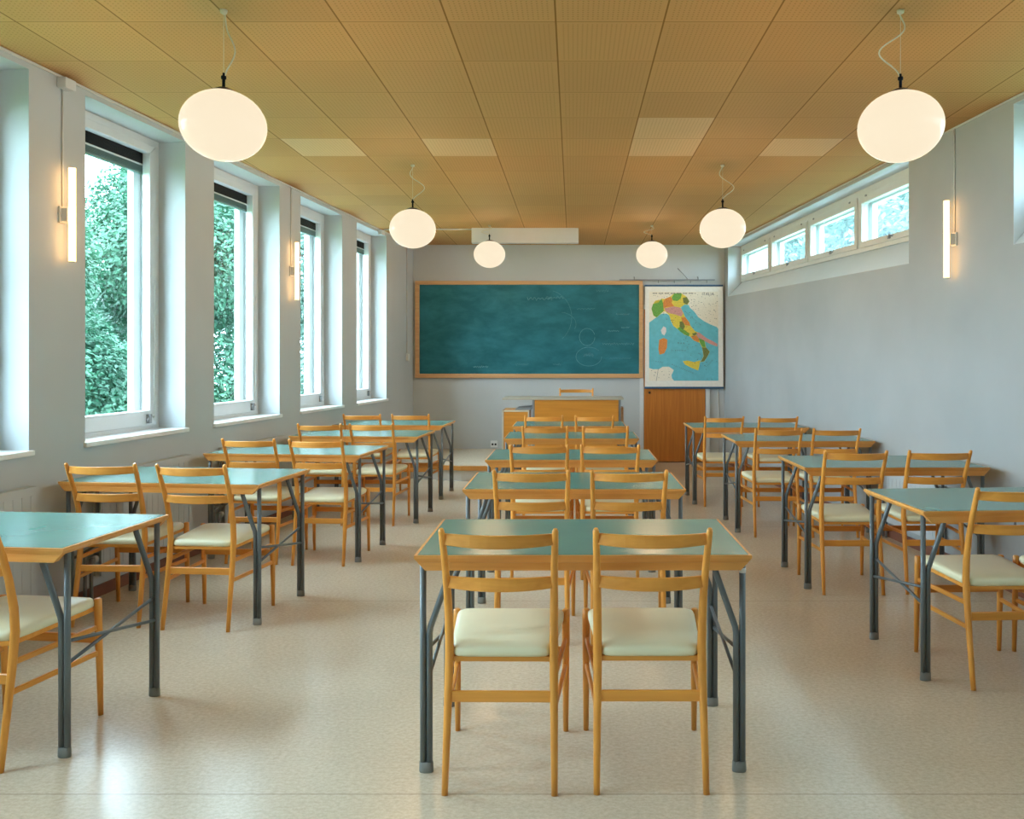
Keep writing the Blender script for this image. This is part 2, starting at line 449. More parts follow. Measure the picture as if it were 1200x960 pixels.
# left wall with its window recesses
WIN = [(4.53, 5.50), (5.86, 6.89), (7.30, 8.28), (8.69, 9.66), (3.14, 4.12), (1.75, 2.73), (0.36, 1.34), (-1.03, -0.05)]
SILL, HEAD, TW = 0.89, 2.83, 0.40
b = MB()
b.wbox(PL, FRONT - .2, BACK + .2, 0, TW, 0, SILL - .02)
b.wbox(PL, FRONT - .2, BACK + .2, 0, TW, HEAD, CEIL)
edges = sorted(WIN)
prev = FRONT - .2
for a, c in edges + [(BACK + .2, None)]:
    b.wbox(PL, prev, a, 0, TW, SILL - .02, HEAD)
    prev = c
struct(b.build('wall_left', M['wall']))

def quad(d0, d1, z0, z1, z0b=None): return [(d0, z0), (d1, z0 if z0b is None else z0b), (d1, z1), (d0, z1)]
for k, (d0, d1) in enumerate(WIN):
    b = MB(); b.wring(PL, quad(d0, d1, SILL, HEAD), quad(d0 + .05, d1 - .05, SILL + .03, HEAD - .05), .19, .27, M['white'])
    b.wring(PL, quad(d0, d1, SILL, HEAD), quad(d0 + .03, d1 - .03, SILL + .03, HEAD - .03), .27, .36, M['white'])
    w = struct(b.build('window_%d' % (k + 1), M['white']))
    b = MB(); b.wring(PL, quad(d0 + .045, d1 - .045, SILL + .025, HEAD - .045), quad(d0 + .11, d1 - .11, SILL + .125, HEAD - .10), .18, .235)
    b.wbox(PL, d0 + .11, d1 - .11, .176, .19, SILL + .112, SILL + .125)
    b.build('inner_sash', M['white'], w, 0.004)
    b = MB(); b.wring(PL, quad(d0 + .03, d1 - .03, SILL + .03, HEAD - .03), quad(d0 + .105, d1 - .105, SILL + .115, HEAD - .10), .30, .345)
    b.build('outer_sash', M['white'], w, 0.004)
    b = MB(); b.wbox(PL, d0 + .10, d1 - .10, .207, .211, SILL + .115, HEAD - .09); b.build('inner_pane', M['glass'], w)
    b = MB(); b.wbox(PL, d0 + .09, d1 - .09, .322, .326, SILL + .10, HEAD - .09); b.build('outer_pane', M['glass'], w)
    b = MB(); b.wbox(PL, d0 + .06, d1 - .06, .24, .285, HEAD - .175, HEAD - .07, M['black'])
    h = b.build('blind_headrail', M['black'], w)
    b = MB(); b.wbox(PL, d0 + .06, d1 - .06, .236, .24, HEAD - .181, HEAD - .170); b.build('headrail_edge', M['white'], h)
    b = MB()
    for q in range(6): b.wbox(PL, d0 + .075, d1 - .075, .243, .275, HEAD - .222 + q * .0075, HEAD - .2185 + q * .0075, M['blind'])
    b.wbox(PL, d0 + .075, d1 - .075, .245, .275, HEAD - .232, HEAD - .222, M['blind'])
    b.build('blind_slats', M['blind'], w)
    b = MB(); b.wbox(PL, d0 - .015, d1 + .018, -.022, .19, SILL - .028, SILL); b.build('window_sill', M['marble'], w, 0.005)
    b = MB(); b.tube([PL(d1 - .075, .172, SILL + 1.0), PL(d1 - .07, .170, SILL + .6), PL(d1 - .082, .170, SILL + .35), PL(d1 - .078, .172, SILL + .09)], .0022, 6)
    b.lathe([(0, -.012), (.007, -.01), (.007, .01), (0, .012)], PL(d1 - .078, .172, SILL + .085), 10)
    b.build('blind_cord', M['cream'], w)
    if k in (3, 0, 1, 2):
        b = MB(); b.wbox(PL, d1 - .15, d1 - .12, .160, .18, SILL + .04, SILL + .10); b.tube([PL(d1 - .135, .165, SILL + .085), PL(d1 - .19, .15, SILL + .06)], .006, 8)
        b.build('handle', M['grey'], w)

# right wall with the high window band
RW = [(5.90, 10.57), (0.10, 4.70)]
def zb(d): return 2.052 + (d - 5.9) * 0.027          # lower edge of the recess on the wall face
def zf(d): return 2.262 + (d - 5.9) * 0.0228         # lower edge of the window frame
RHEAD = 2.835
TR = 0.31
b = MB(); b._mi(M['wallr'])
prev = FRONT - .2
for d0, d1 in sorted(RW) + [(BACK + .2, None)]:
    b.wbox(PR, prev, d0, 0, TR, 0, RHEAD)
    if d1 is None: break
    b.hexa([PR(d0, 0, 0), PR(d1, 0, 0), PR(d1, TR, 0), PR(d0, TR, 0), PR(d0, 0, zb(d0)), PR(d1, 0, zb(d1)), PR(d1, TR, zb(d1)), PR(d0, TR, zb(d0))])
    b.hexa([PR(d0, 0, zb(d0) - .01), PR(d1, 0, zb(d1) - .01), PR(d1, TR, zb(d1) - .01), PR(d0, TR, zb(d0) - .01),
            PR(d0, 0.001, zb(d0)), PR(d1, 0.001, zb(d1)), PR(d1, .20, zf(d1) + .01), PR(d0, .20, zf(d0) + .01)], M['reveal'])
    b.hexa([PR(d0, .20, zb(d0) - .01), PR(d1, .20, zb(d1) - .01), PR(d1, TR, zb(d1) - .01), PR(d0, TR, zb(d0) - .01),
            PR(d0, .20, zf(d0) + .01), PR(d1, .20, zf(d1) + .01), PR(d1, TR, zf(d1) + .01), PR(d0, TR, zf(d0) + .01)])
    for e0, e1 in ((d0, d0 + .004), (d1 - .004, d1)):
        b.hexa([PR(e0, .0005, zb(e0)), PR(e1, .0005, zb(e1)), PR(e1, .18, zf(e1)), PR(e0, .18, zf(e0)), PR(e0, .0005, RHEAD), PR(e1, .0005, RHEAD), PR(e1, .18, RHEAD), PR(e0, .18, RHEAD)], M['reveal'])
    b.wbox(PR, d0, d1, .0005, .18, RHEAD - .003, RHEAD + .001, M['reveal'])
    prev = d1
b.wbox(PR, FRONT - .2, BACK + .2, 0, TR, RHEAD, CEIL)
struct(b.build('wall_right', M['wall']))
for k, (d0, d1) in enumerate(RW):
    b = MB(); zt = 2.80
    b.wring(PR, [(d0, zf(d0)), (d1, zf(d1)), (d1, RHEAD + .005), (d0, RHEAD + .005)], [(d0 + .04, zf(d0) + .035), (d1 - .04, zf(d1) + .035), (d1 - .04, zt - .03), (d0 + .04, zt - .03)], .17, .27, M['cream'])
    n = 4; L = (d1 - d0 - .05) / n
    for q in range(1, n):
        dd = d0 + .025 + q * L
        b.wbox(PR, dd - .022, dd + .022, .17, .27, zf(dd) + .02, zt - .02, M['cream'])
    w = struct(b.build('window_%d' % (len(WIN) + 1 + k), M['cream']))
    for q in range(n):
        a, c = d0 + .025 + q * L + .022, d0 + .025 + (q + 1) * L - .022
        b = MB(); b.wring(PR, [(a, zf(a) + .035), (c, zf(c) + .035), (c, zt - .03), (a, zt - .03)], [(a + .05, zf(a) + .085), (c - .05, zf(c) + .085), (c - .05, zt - .095), (a + .05, zt - .095)], .155, .21, M['cream'])
        b.wring(PR, [(a, zf(a) + .03), (c, zf(c) + .03), (c, zt - .03), (a, zt - .03)], [(a + .055, zf(a) + .09), (c - .055, zf(c) + .09), (c - .055, zt - .10), (a + .055, zt - .10)], .25, .30, M['cream'])
        s = b.build('sash', M['cream'], w, 0.003)
        b = MB(); b.hexa([PR(a + .04, .18, zf(a) + .075), PR(c - .04, .18, zf(c) + .075), PR(c - .04, .184, zf(c) + .075), PR(a + .04, .184, zf(a) + .075),
                          PR(a + .04, .18, zt - .08), PR(c - .04, .18, zt - .08), PR(c - .04, .184, zt - .08), PR(a + .04, .184, zt - .08)])
        b.build('pane', M['glass2'], s)
        mid = (a + c) / 2
        b = MB(); b.wbox(PR, mid - .02, mid + .02, .145, .157, zf(mid) + .05, zf(mid) + .075); b.tube([PR(mid, .146, zf(mid) + .065), PR(mid - .05, .13, zf(mid) + .075), PR(mid - .085, .135, zf(mid) + .06)], .007, 8)
        b.build('latch', M['grey'], s)
        b = MB()
        for e in (a + .14, c - .14): b.wbox(PR, e - .012, e + .012, .148, .157, zt - .05, zt - .035)
        b.build('hinge', M['grey'], s)

# trims: pale strip under the ceiling, dark joint, brown bases
b = MB(); b.wbox(PL, FRONT, BACK, -.012, 0, CEIL - .016, CEIL - .004); struct(b.build('trim_1', M['cream']))
b = MB(); b.wbox(PR, FRONT, BACK, -.010, 0, CEIL - .014, CEIL - .004); struct(b.build('trim_2', M['cream']))
b = MB(); b.wbox(PL, FRONT, 9.3, -.014, 0, 0, .065); struct(b.build('baseboard_left', M['base']))
b = MB(); b.wbox(PR, FRONT, BACK - .02, -.014, 0, 0, .065); struct(b.build('baseboard_right', M['base']))

# podium (a step across the left and middle of the back wall)
b = MB(); HP = 0.175
yl = 9.35
pod = [(XL(yl) + .015, yl), (-1.256, 9.0), (0.80, 9.0), (0.80, BACK - .002), (XL(BACK) + .015, BACK - .002)]
def inset(p, y_in): return [(p[0][0], p[0][1] + y_in), (p[1][0] + .008, p[1][1] + y_in), (p[2][0] - y_in, p[2][1] + y_in), (p[3][0] - y_in, p[3][1]), p[4]]
pm = MB(); pm.prism(pod, HP - .055, HP - .004, M['edge']); pm.prism(inset(pod, .03), 0.0, HP - .055, M['cream']); pm.prism(inset(pod, .012), HP - .004, HP, M['floor'])
struct(pm.build('trim_3', None)); 

# door at the right of the back wall
dl, dr = at(754.5, 0, BACK).x, at(826, 0, BACK).x
b = MB(); b.box(dl, dr, BACK - .035, BACK - .001, 0.008, 2.02); dr_o = struct(b.build('door_1', M['door'], None, 0.003))
b = MB(); b.box(dl - .055, dl - .004, BACK - .03, BACK, 0, 2.06); b.box(dr + .004, dr + .06, BACK - .03, BACK, 0, 2.06); b.box(dl - .055, dr + .06, BACK - .03, BACK, 2.024, 2.08)
b.build('door_frame', M['white'], dr_o)
b = MB(); b.lathe([(0, 0), (.014, .002), (.016, .012), (0, .014)], (0, 0, 0), 12)
h = b.build('keyhole_plate', M['bronze'], dr_o); h.location = (dl + .07, BACK - .036, 0.92); h.rotation_euler = (PI / 2, 0, 0)

# ------------------------------------------------------------------ outside: ground and trees
b = MB(); b.box(-40, XL(BACK) - 1.6, -15, 45, -.5, -.3); struct(b.build('ground_left', M['grass']))
b = MB(); b.box(XR(FRONT) + 1.2, 40, -15, 45, -.5, -.3); struct(b.build('ground_right', M['grass']))
def make_tree(name, x, y, blobs, n, leafm, label, trunk_h, size=0.10):
    root = empty(name, (x, y, -.3)); tag(root, label, 'tree', 'trees outside the windows')
    t = MB(); t.tube([(0, 0, 0), (.05, .03, trunk_h * .5), (-.03, .05, trunk_h)], [.17, .13, .07], 10)
    for a in range(5):
        an = a * 1.3; t.tube([(0, 0, trunk_h * (.45 + .1 * a)), (math.cos(an) * 1.1, math.sin(an) * 1.1, trunk_h * (.6 + .1 * a))], [.06, .02], 7)
    t.build('trunk', M['bark'], root)
    me = bpy.data.meshes.new('foliage'); vs, fs = [], []
    vol = [bx[3] ** 2 for bx in blobs]
    for _ in range(n):
        bx = random.choices(blobs, vol)[0]
        d = Vector((random.gauss(0, 1), random.gauss(0, 1), random.gauss(0, 1))).normalized()
        r = bx[3] * (0.55 + 0.47 * random.random() ** .6)
        p = Vector(bx[:3]) + Vector((d.x * r, d.y * r, d.z * r * .75))
        if p.z < 0.02: p.z = 0.02 + random.random() * .4
        nrm = (d * .5 + Vector((random.uniform(-.6, .6), random.uniform(-.6, .6), random.uniform(.1, 1)))).normalized()
        a = nrm.orthogonal().normalized(); a.rotate(Matrix.Rotation(random.random() * 2 * PI, 3, nrm)); c = nrm.cross(a)
        s = size * random.uniform(.5, 1.15); k = len(vs)
        vs += [p - a * s, p - a * s * .1 + c * s * .48, p + a * s * .95 - nrm * s * .25, p - a * s * .1 - c * s * .48]
        fs.append((k, k + 1, k + 2, k + 3))
    me.from_pydata(vs, [], fs); me.materials.append(leafm)
    f = bpy.data.objects.new('foliage', me); C.objects.link(f); f.parent = root
    return root
make_tree('broadleaf_tree', -8.6, 11.8, [(0, 0, 1.4, 1.9), (.5, -.8, 3.0, 1.5), (-.6, .6, 2.6, 1.6), (.8, .6, 1.0, 1.5), (-.4, -1.2, .9, 1.4)], 90000, M['leafa'], 'leafy tree filling the nearest full left window', 3.4, .055)
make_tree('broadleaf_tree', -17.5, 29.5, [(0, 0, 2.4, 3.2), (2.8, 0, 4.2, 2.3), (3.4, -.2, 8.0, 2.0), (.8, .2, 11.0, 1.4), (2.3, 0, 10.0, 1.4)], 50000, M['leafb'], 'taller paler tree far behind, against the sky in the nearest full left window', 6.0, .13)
make_tree('broadleaf_tree', -8.0, 16.5, [(0, 0, 1.6, 2.0), (.4, -.7, 3.6, 1.9), (-.5, .8, 4.6, 1.8), (.2, .5, 6.0, 1.5)], 80000, M['leafa'], 'tall leafy tree seen through the second left window', 5.0, .065)
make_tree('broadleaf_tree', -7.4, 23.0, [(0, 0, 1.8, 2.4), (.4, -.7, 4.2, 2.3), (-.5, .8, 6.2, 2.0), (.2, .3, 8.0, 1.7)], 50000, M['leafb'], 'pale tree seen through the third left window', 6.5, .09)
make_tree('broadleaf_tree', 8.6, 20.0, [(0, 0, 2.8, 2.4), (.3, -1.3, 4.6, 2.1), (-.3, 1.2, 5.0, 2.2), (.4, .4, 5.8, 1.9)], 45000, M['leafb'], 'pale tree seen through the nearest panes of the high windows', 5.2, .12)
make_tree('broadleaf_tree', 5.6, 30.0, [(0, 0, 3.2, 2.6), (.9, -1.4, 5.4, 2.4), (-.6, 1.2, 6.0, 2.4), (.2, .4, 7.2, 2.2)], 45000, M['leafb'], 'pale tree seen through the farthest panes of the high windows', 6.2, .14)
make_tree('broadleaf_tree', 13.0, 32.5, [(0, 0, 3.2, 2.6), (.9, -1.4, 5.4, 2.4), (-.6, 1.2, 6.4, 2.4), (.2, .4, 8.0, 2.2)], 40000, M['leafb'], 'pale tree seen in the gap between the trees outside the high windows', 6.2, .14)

# daylight portals: they only help the renderer find the sky through the openings
def portal(P, d0, d1, t, z0, z1, inward):
    li = bpy.data.lights.new('window_daylight', 'AREA'); li.shape = 'RECTANGLE'
    li.size = (d1 - d0) + .1; li.size_y = z1 - z0 + .1; li.cycles.is_portal = True
    o = bpy.data.objects.new('window_daylight', li); C.objects.link(o)
    o.location = P((d0 + d1) / 2, t, (z0 + z1) / 2)
    o.rotation_euler = Vector(inward).to_track_quat('-Z', 'Y').to_euler()
for d0, d1 in WIN: portal(PL, d0, d1, .42, SILL, HEAD, -OL)
for d0, d1 in RW: portal(PR, d0, d1, .42, 2.1, RHEAD, -OR)

# ------------------------------------------------------------------ tables
TL, TWD, TH = 1.09, 0.60, 0.72
def make_table():
    root = empty('school_table')
    hx, hy = TL / 2, TWD / 2
    b = MB()
    b.hexa([(-hx + .012, -hy + .004, TH - .024), (hx - .012, -hy + .004, TH - .024), (hx - .012, hy - .004, TH - .024), (-hx + .012, hy - .004, TH - .024),
            (-hx, -hy, TH - .010), (hx, -hy, TH - .010), (hx, hy, TH - .010), (-hx, hy, TH - .010)])
    b.box(-hx, hx, -hy, hy, TH - .010, TH - .0005)
    b.build('table_top', M['edge'], root)
    b = MB(); b.box(-hx + .010, hx - .010, -hy + .008, hy - .008, TH - .0010, TH + .0008); b.build('laminate', M['teal'], root)
    for s in (-1, 1):
        ya, yb = s * (hy - .002), s * (hy - .026)
        b = MB(); b.hexa([(-hx + .036, ya, TH - .049), (hx - .036, ya, TH - .049), (hx - .036, yb, TH - .049), (-hx + .036, yb, TH - .049),
                          (-hx + .012, ya, TH - .024), (hx - .012, ya, TH - .024), (hx - .012, yb, TH - .024), (-hx + .012, yb, TH - .024)])
        b.build('apron', M['edge'], root)
    for sx in (-1, 1):
        for sy in (-1, 1):
            y = sy * .252
            b = MB()
            b.tube([(sx * .524, y, .0), (sx * .524, y, TH - .024)], .0105, 12)
            b.tube([(sx * .503, y, .0), (sx * .503, y, .455), (sx * .500, y, .475), (sx * .492, y, .497), (sx * .436, y, .655), (sx * .428, y, TH - .024)], .0105, 12)
            b.box(sx * .428 - .03, sx * .428 + .03, y - .014, y + .014, TH - .028, TH - .0235)
            leg = b.build('leg', M['steel'], root)
            b = MB(); b.tube([(sx * .5135, y, .0), (sx * .5135, y, .004), (sx * .5135, y, .034)], [.0124, .0128, .0124], 14, None, (1.85, 1.0)); b.build('foot_cap', M['rubber'], leg)
        b = MB()
        b.tube([(sx * .507, -.25, .305), (sx * .507, .25, .392)], .0065, 8)
        b.tube([(sx * .519, -.25, .392), (sx * .519, .25, .305)], .0065, 8)
        b.build('cross_brace', M['steel'], root)
    return root
table0 = make_table()

# ------------------------------------------------------------------ chairs
def make_chair(name, wf=1.0):
    root = empty(name)
    def leg_path(s):
        ks = [(.1705, -.212, 0, .0100), (.1695, -.196, .10, .0112), (.1680, -.176, .22, .0124), (.1665, -.156, .35, .0138), (.1660, -.146, .44, .0143), (.1665, -.152, .52, .0138),
              (.1680, -.174, .62, .0126), (.1700, -.204, .71, .0115), (.1730, -.240, .80, .0104), (.1742, -.252, .828, .0095), (.1744, -.254, .835, .006)]
        return [(s * k[0] * wf, k[1], k[2]) for k in ks], [k[3] for k in ks]
    for s in (-1, 1):
        p, r = leg_path(s)
        b = MB(); b.tube(p, r, 12); b.build('leg', M['wz'], root)
    for s in (-1, 1):
        b = MB(); b.tube([(s * .197 * wf, .228, 0), (s * .197 * wf, .222, .2), (s * .197 * wf, .214, .40), (s * .197 * wf, .213, .444), (s * .197 * wf, .213, .448)], [.0095, .0125, .0140, .0135, .009], 12)
        b.build('leg', M['wz'], root)
    for z, ye, bow, h in ((.800, -.238, .046, .040), (.655, -.185, .040, .042)):
        pts = [((-1 + 2 * k / 12) * .1665 * wf, ye - bow * (1 - (-1 + 2 * k / 12) ** 2), z) for k in range(13)]
        b = MB(); b.sweep(pts, .011, [h * (1 - .12 * abs(-1 + 2 * k / 12) ** 2) for k in range(13)]); b.build('back_slat', M['wx'], root)
    b = MB(); b.sweep([(-.165 * wf, -.164, .287), (.165 * wf, -.164, .287)], .012, .035); b.build('stretcher', M['wx'], root)
    b = MB(); b.sweep([(-.195 * wf, .219, .293), (.195 * wf, .219, .293)], .012, .034); b.build('stretcher', M['wx'], root)
    for s in (-1, 1):
        for z in (.340, .243):
            b = MB(); b.sweep([(s * .1672 * wf, -.158 - (.35 - z) * .14, z), (s * .196 * wf, .219, z - .002)], .013, .019); b.build('stretcher', M['wy'], root)
    # seat rail frame and cushion
    b = MB(); b.hexa([(-.158 * wf, -.150, .392), (.158 * wf, -.150, .392), (.186 * wf, .212, .400), (-.186 * wf, .212, .400),
                      (-.158 * wf, -.150, .408), (.158 * wf, -.150, .408), (.186 * wf, .212, .420), (-.186 * wf, .212, .420)])
    b.build('seat_rail', M['wx'], root)
    b = MB(); N = 56; rows = []
    y0, y1 = -.158, .226
    for (f, zt) in ((.965, 0.0), (.995, .006), (1.0, .018), (.99, .026), (.96, .0315), (.90, .0355), (.75, .0390), (.5, .0415), (.2, .0425)):
        ring = []
        for k in range(N):
            a = 2 * PI * (k + .5) / N
            cu, sv = math.cos(a), math.sin(a)
            m = (abs(cu) ** 12 + abs(sv) ** 12) ** (-1 / 12)
            u, v = cu * m * f, sv * m * f
            hw = (.1620 + (.1960 - .1620) * (v + 1) / 2) * wf
            ring.append(b.bm.verts.new((u * hw, (y0 + y1) / 2 + v * (y1 - y0) / 2, .407 + .010 * (v + 1) / 2 + zt)))
        rows.append(ring)
    for A, B in zip(rows, rows[1:]):
        for k in range(N):
            fc = b.bm.faces.new([A[k], A[(k + 1) % N], B[(k + 1) % N], B[k]]); fc.smooth = True
    b.bm.faces.new(rows[0][::-1]); fc = b.bm.faces.new(rows[-1]); fc.smooth = True
    b.build('seat', M['seat'], root)
    return root
chair0 = make_chair('school_chair')
teacher0 = make_chair('teacher_chair', 1.14)
register(None)

used = set()
def place(proto, loc, rz, label, cat, group):
    o = proto if proto.name not in used else tree_copy(proto)
    used.add(proto.name)
    o.location = loc; o.rotation_euler = (0, 0, rz); tag(o, label, cat, group)
    return o
ORD = ['nearest', 'second', 'third', 'fourth', 'farthest']
# (near-corner or centre data) -> table centres
def tab_from_corner(cx, cy, rz, side):           # side +1: given corner is the near-right one; -1: near-left
    v = Vector((-side * TL / 2, TWD / 2)); c, s = math.cos(rz), math.sin(rz)
    return (cx + v.x * c - v.y * s, cy + v.x * s + v.y * c)
CENTRE = [((0.030, 2.613), 0.004), ((0.004, 3.95), 0), ((-0.013, 5.115), 0), ((-0.017, 6.505), 0), ((-0.04, 7.72), 0)]
LEFT = [((-1.705, 2.708), -.093), ((-1.587, 4.086), -.105), ((-1.412, 5.367), -.09), ((-1.275, 6.66), -.06), ((-1.255, 7.81), -.05)]
RIGHT = [((1.456, 3.369), .06), ((1.353, 4.738), .012), ((1.255, 6.30), 0), ((1.105, 7.55), 0)]
tables = []
for k, ((x, y), rz) in enumerate(CENTRE):
    tables.append(place(table0, (x, y + .3, 0), rz, '%s table of the centre row, teal top on grey steel legs' % ORD[k], 'table', 'school tables'))
for k, ((x, y), rz) in enumerate(LEFT):
    cx, cy = tab_from_corner(x, y, rz, 1)
    tables.append(place(table0, (cx, cy, 0), rz, '%s table of the row along the tall windows, teal top shining pale blue' % ORD[k], 'table', 'school tables'))
ORD4 = ['nearest', 'second', 'third', 'farthest']
for k, ((x, y), rz) in enumerate(RIGHT):
    cx, cy = tab_from_corner(x, y, rz, -1)
    tables.append(place(table0, (cx, cy, 0), rz, '%s table of the row along the plain right wall, teal top on dark legs' % ORD4[k], 'table', 'school tables'))
b = MB(); b.tube([(.524, -.252, .652), (.524, -.252, .668)], .0112, 14); b.build('sticker', M['socket'], tables[0])

CH_C = [((-.227, 2.726), -.01, (.243, 2.732), .0), ((-.198, 4.055), 0, (.262, 4.055), 0), ((-.209, 5.195), 0, (.224, 5.19), 0), ((-.222, 6.575), 0, (.250, 6.575), 0), ((-.276, 7.79), 0, (.196, 7.79), 0)]
for k, (pa, ra, pb, rb) in enumerate(CH_C):
    place(chair0, (*pa, 0), ra, 'birch chair with cream seat, left one of the pair at the %s centre-row table' % ORD[k], 'chair', 'school chairs')
    place(chair0, (*pb, 0), rb, 'birch chair with cream seat, right one of the pair at the %s centre-row table' % ORD[k], 'chair', 'school chairs')
place(chair0, (-2.02, 2.88, 0), -.11, 'birch chair with cream seat, cut by the picture edge at the nearest window-row table', 'chair', 'school chairs')
CH_L = [((-2.355, 4.30), -.03, (-1.867, 4.249), -.085), ((-2.115, 5.565), -.07, (-1.660, 5.52), -.068), ((-2.05, 6.81), -.03, (-1.63, 6.81), -.03), ((-2.02, 7.985), 0, (-1.555, 7.98), 0)]
for k, (pa, ra, pb, rb) in enumerate(CH_L):
    place(chair0, (*pa, 0), ra, 'birch chair with cream seat, nearer the windows at the %s window-row table' % ORD[k + 1], 'chair', 'school chairs')
    place(chair0, (*pb, 0), rb, 'birch chair with cream seat, on the aisle side of the %s window-row table' % ORD[k + 1], 'chair', 'school chairs')
CH_R = [((1.794, 3.533), .05, (2.245, 3.535), .02), ((1.612, 4.868), -.01, (2.093, 4.878), 0), ((1.553, 6.375), 0, (1.99, 6.37), 0), ((1.380, 7.665), 0, (1.873, 7.66), 0)]
for k, (pa, ra, pb, rb) in enumerate(CH_R):
    place(chair0, (*pa, 0), ra, 'birch chair with cream seat, on the aisle side of the %s right-row table' % ORD4[k], 'chair', 'school chairs')
    place(chair0, (*pb, 0), rb, 'birch chair with cream seat, beside the right wall at the %s right-row table' % ORD4[k], 'chair', 'school chairs')
place(teacher0, (.035, 9.53, HP), PI, 'teacher chair with curved birch back behind the desk under the blackboard', 'chair', None)

# ------------------------------------------------------------------ teacher's desk on the podium
DY = 9.08
dk = empty('teacher_desk', (0, 0, 0)); tag(dk, 'teacher desk with orange wood front panel and thin top on the podium', 'desk')
def dx(px): return at(px, 0, DY).x
zt = H - (466.5 - VY) / (F / DY)
b = MB(); b.box(dx(588.5), dx(731), DY, DY + .50, zt - .022, zt); b.build('desk_top', M['desktop'], dk, .002)
b = MB(); b.box(dx(626.5), dx(725), DY + .02, DY + .038, HP + .12, zt - .022); b.build('front_panel', M['desk'], dk, .002)
for px in (624.8, 726.6):
    b = MB(); x = dx(px)
    b.box(x - .012, x + .012, DY + .03, DY + .055, HP, zt - .022); b.box(x - .012, x + .012, DY + .445, DY + .47, HP, zt - .022); b.box(x - .012, x + .012, DY + .03, DY + .47, HP + .05, HP + .075)
    b.build('leg_frame', M['grey'], dk)
cz = H - (481 - VY) / (F / DY)
b = MB(); b.box(dx(588.5), dx(620), DY + .03, DY + .47, HP, cz); cb = b.build('pedestal', M['desk'], dk, .003)
b = MB(); b.box(dx(588), dx(590), DY + .024, DY + .03, HP, cz); b.box(dx(588), dx(620), DY + .024, DY + .03, cz - .018, cz); b.box(dx(618.5), dx(620), DY + .024, DY + .03, HP, cz - .018); b.build('edge_strip', M['wire'], cb)
b = MB(); b.hexa([(dx(602), DY + .06, cz), (dx(622), DY + .06, cz), (dx(622), DY + .44, cz), (dx(602), DY + .44, cz), (dx(606), DY + .06, cz + .022), (dx(622), DY + .06, cz + .035), (dx(622), DY + .44, cz + .035), (dx(606), DY + .44, cz + .022)])
b.build('drawer_runner', M['grey'], dk)
b = MB(); b.box(dx(728.5), dx(732), DY + .2, DY + .47, HP, cz + .02); b.build('side_panel', M['frame'], dk)

# ------------------------------------------------------------------ blackboard
s = F / BACK
def wx(px): return (px - VX) / s
def wz(py): return H - (py - VY) / s
bb = empty('blackboard', (wx(620), BACK, wz(386))); tag(bb, 'wide green chalkboard in an oak frame on the back wall', 'blackboard')
def loc(o, par): o.matrix_parent_inverse = Matrix.Translation(-par.location); return o
b = MB(); b.box(wx(489), wx(751), BACK - .022, BACK - .001, wz(441), wz(332)); loc(b.build('writing_surface', M['board'], bb), bb)
b = MB()
b.box(wx(487), wx(753), BACK - .045, BACK - .001, wz(334), wz(329.5)); b.box(wx(487), wx(753), BACK - .05, BACK - .001, wz(443), wz(438))
b.box(wx(487), wx(492), BACK - .045, BACK - .001, wz(438), wz(334)); b.box(wx(748.8), wx(753), BACK - .045, BACK - .001, wz(438), wz(334))
loc(b.build('board_frame', M['frame'], bb, .004), bb)
b = MB(); rng = random.Random(3)
def scribble(px, py, w, amp, n, r=.0032):
    pts = []
    for k in range(n):
        pts.append((wx(px + w * k / n), BACK - .0235, wz(py - amp * math.sin(k * 1.9 + px) * rng.uniform(.3, 1))))
    b.tube(pts, r, 5, None, (1, .5))
for a in [(722, 368.5, 16, 1.6, 26), (712, 388, 14, 1.3, 20), (728, 384, 10, 1.2, 16), (706, 403, 38, 1.8, 44), (714, 420, 26, 1.6, 30), (676, 362, 22, 1.5, 20), (684, 416, 12, 3, 18), (604, 427, 16, 1.8, 22), (648, 427, 10, 2, 14), (555, 430, 18, 1.6, 24), (618, 350, 30, 3, 22), (698, 341, 16, 2.5, 18), (640, 349, 22, 2.4, 18)]:
    scribble(*a)
def arc(cx, cy, rx, ry, a0, a1, r=.003):
    b.tube([(wx(cx + rx * math.cos(a0 + (a1 - a0) * k / 24)), BACK - .0235, wz(cy + ry * math.sin(a0 + (a1 - a0) * k / 24))) for k in range(25)], r, 5, None, (1, .5))
arc(690, 418, 15, 11, 0, 5.6); arc(640, 372, 30, 32, -1.3, .9); arc(688, 395, 9, 10, 0, 6); arc(655, 380, 20, 14, -1.4, .4)
loc(b.build('chalk_marks', M['chalk'], bb), bb)

# ------------------------------------------------------------------ wall map
MY = BACK - .06
sm_ = F / MY
def mp(zx, zy): return ((740 + zx / 6.4 - VX) / sm_, H - (320 + zy / 6.4 - VY) / sm_)
mo = empty('wall_map', (mp(395, 480)[0], MY, mp(395, 480)[1])); tag(mo, 'printed roll-down map of Italy hanging over the door', 'map')
b = MB()
def layer(k): return MY - .0006 * k
def area(pts, mat, k):
    b.poly([(mp(x, y)[0], layer(k), mp(x, y)[1]) for x, y in pts], mat)
area([(103, 95), (685, 95), (688, 860), (101, 860)], M['paper'], 0)
area([(132, 140), (650, 140), (652, 808), (132, 808)], M['land'], 1)
area([(132, 372), (160, 352), (185, 333), (215, 310), (240, 303), (265, 306), (300, 330), (372, 290), (372, 248), (395, 232), (428, 240), (440, 262), (470, 288), (500, 330), (545, 362), (590, 385), (640, 405), (651, 420), (652, 808), (320, 808), (304, 790), (300, 765), (318, 728), (282, 703), (235, 703), (205, 722), (160, 722), (132, 712)], M['sea'], 2)
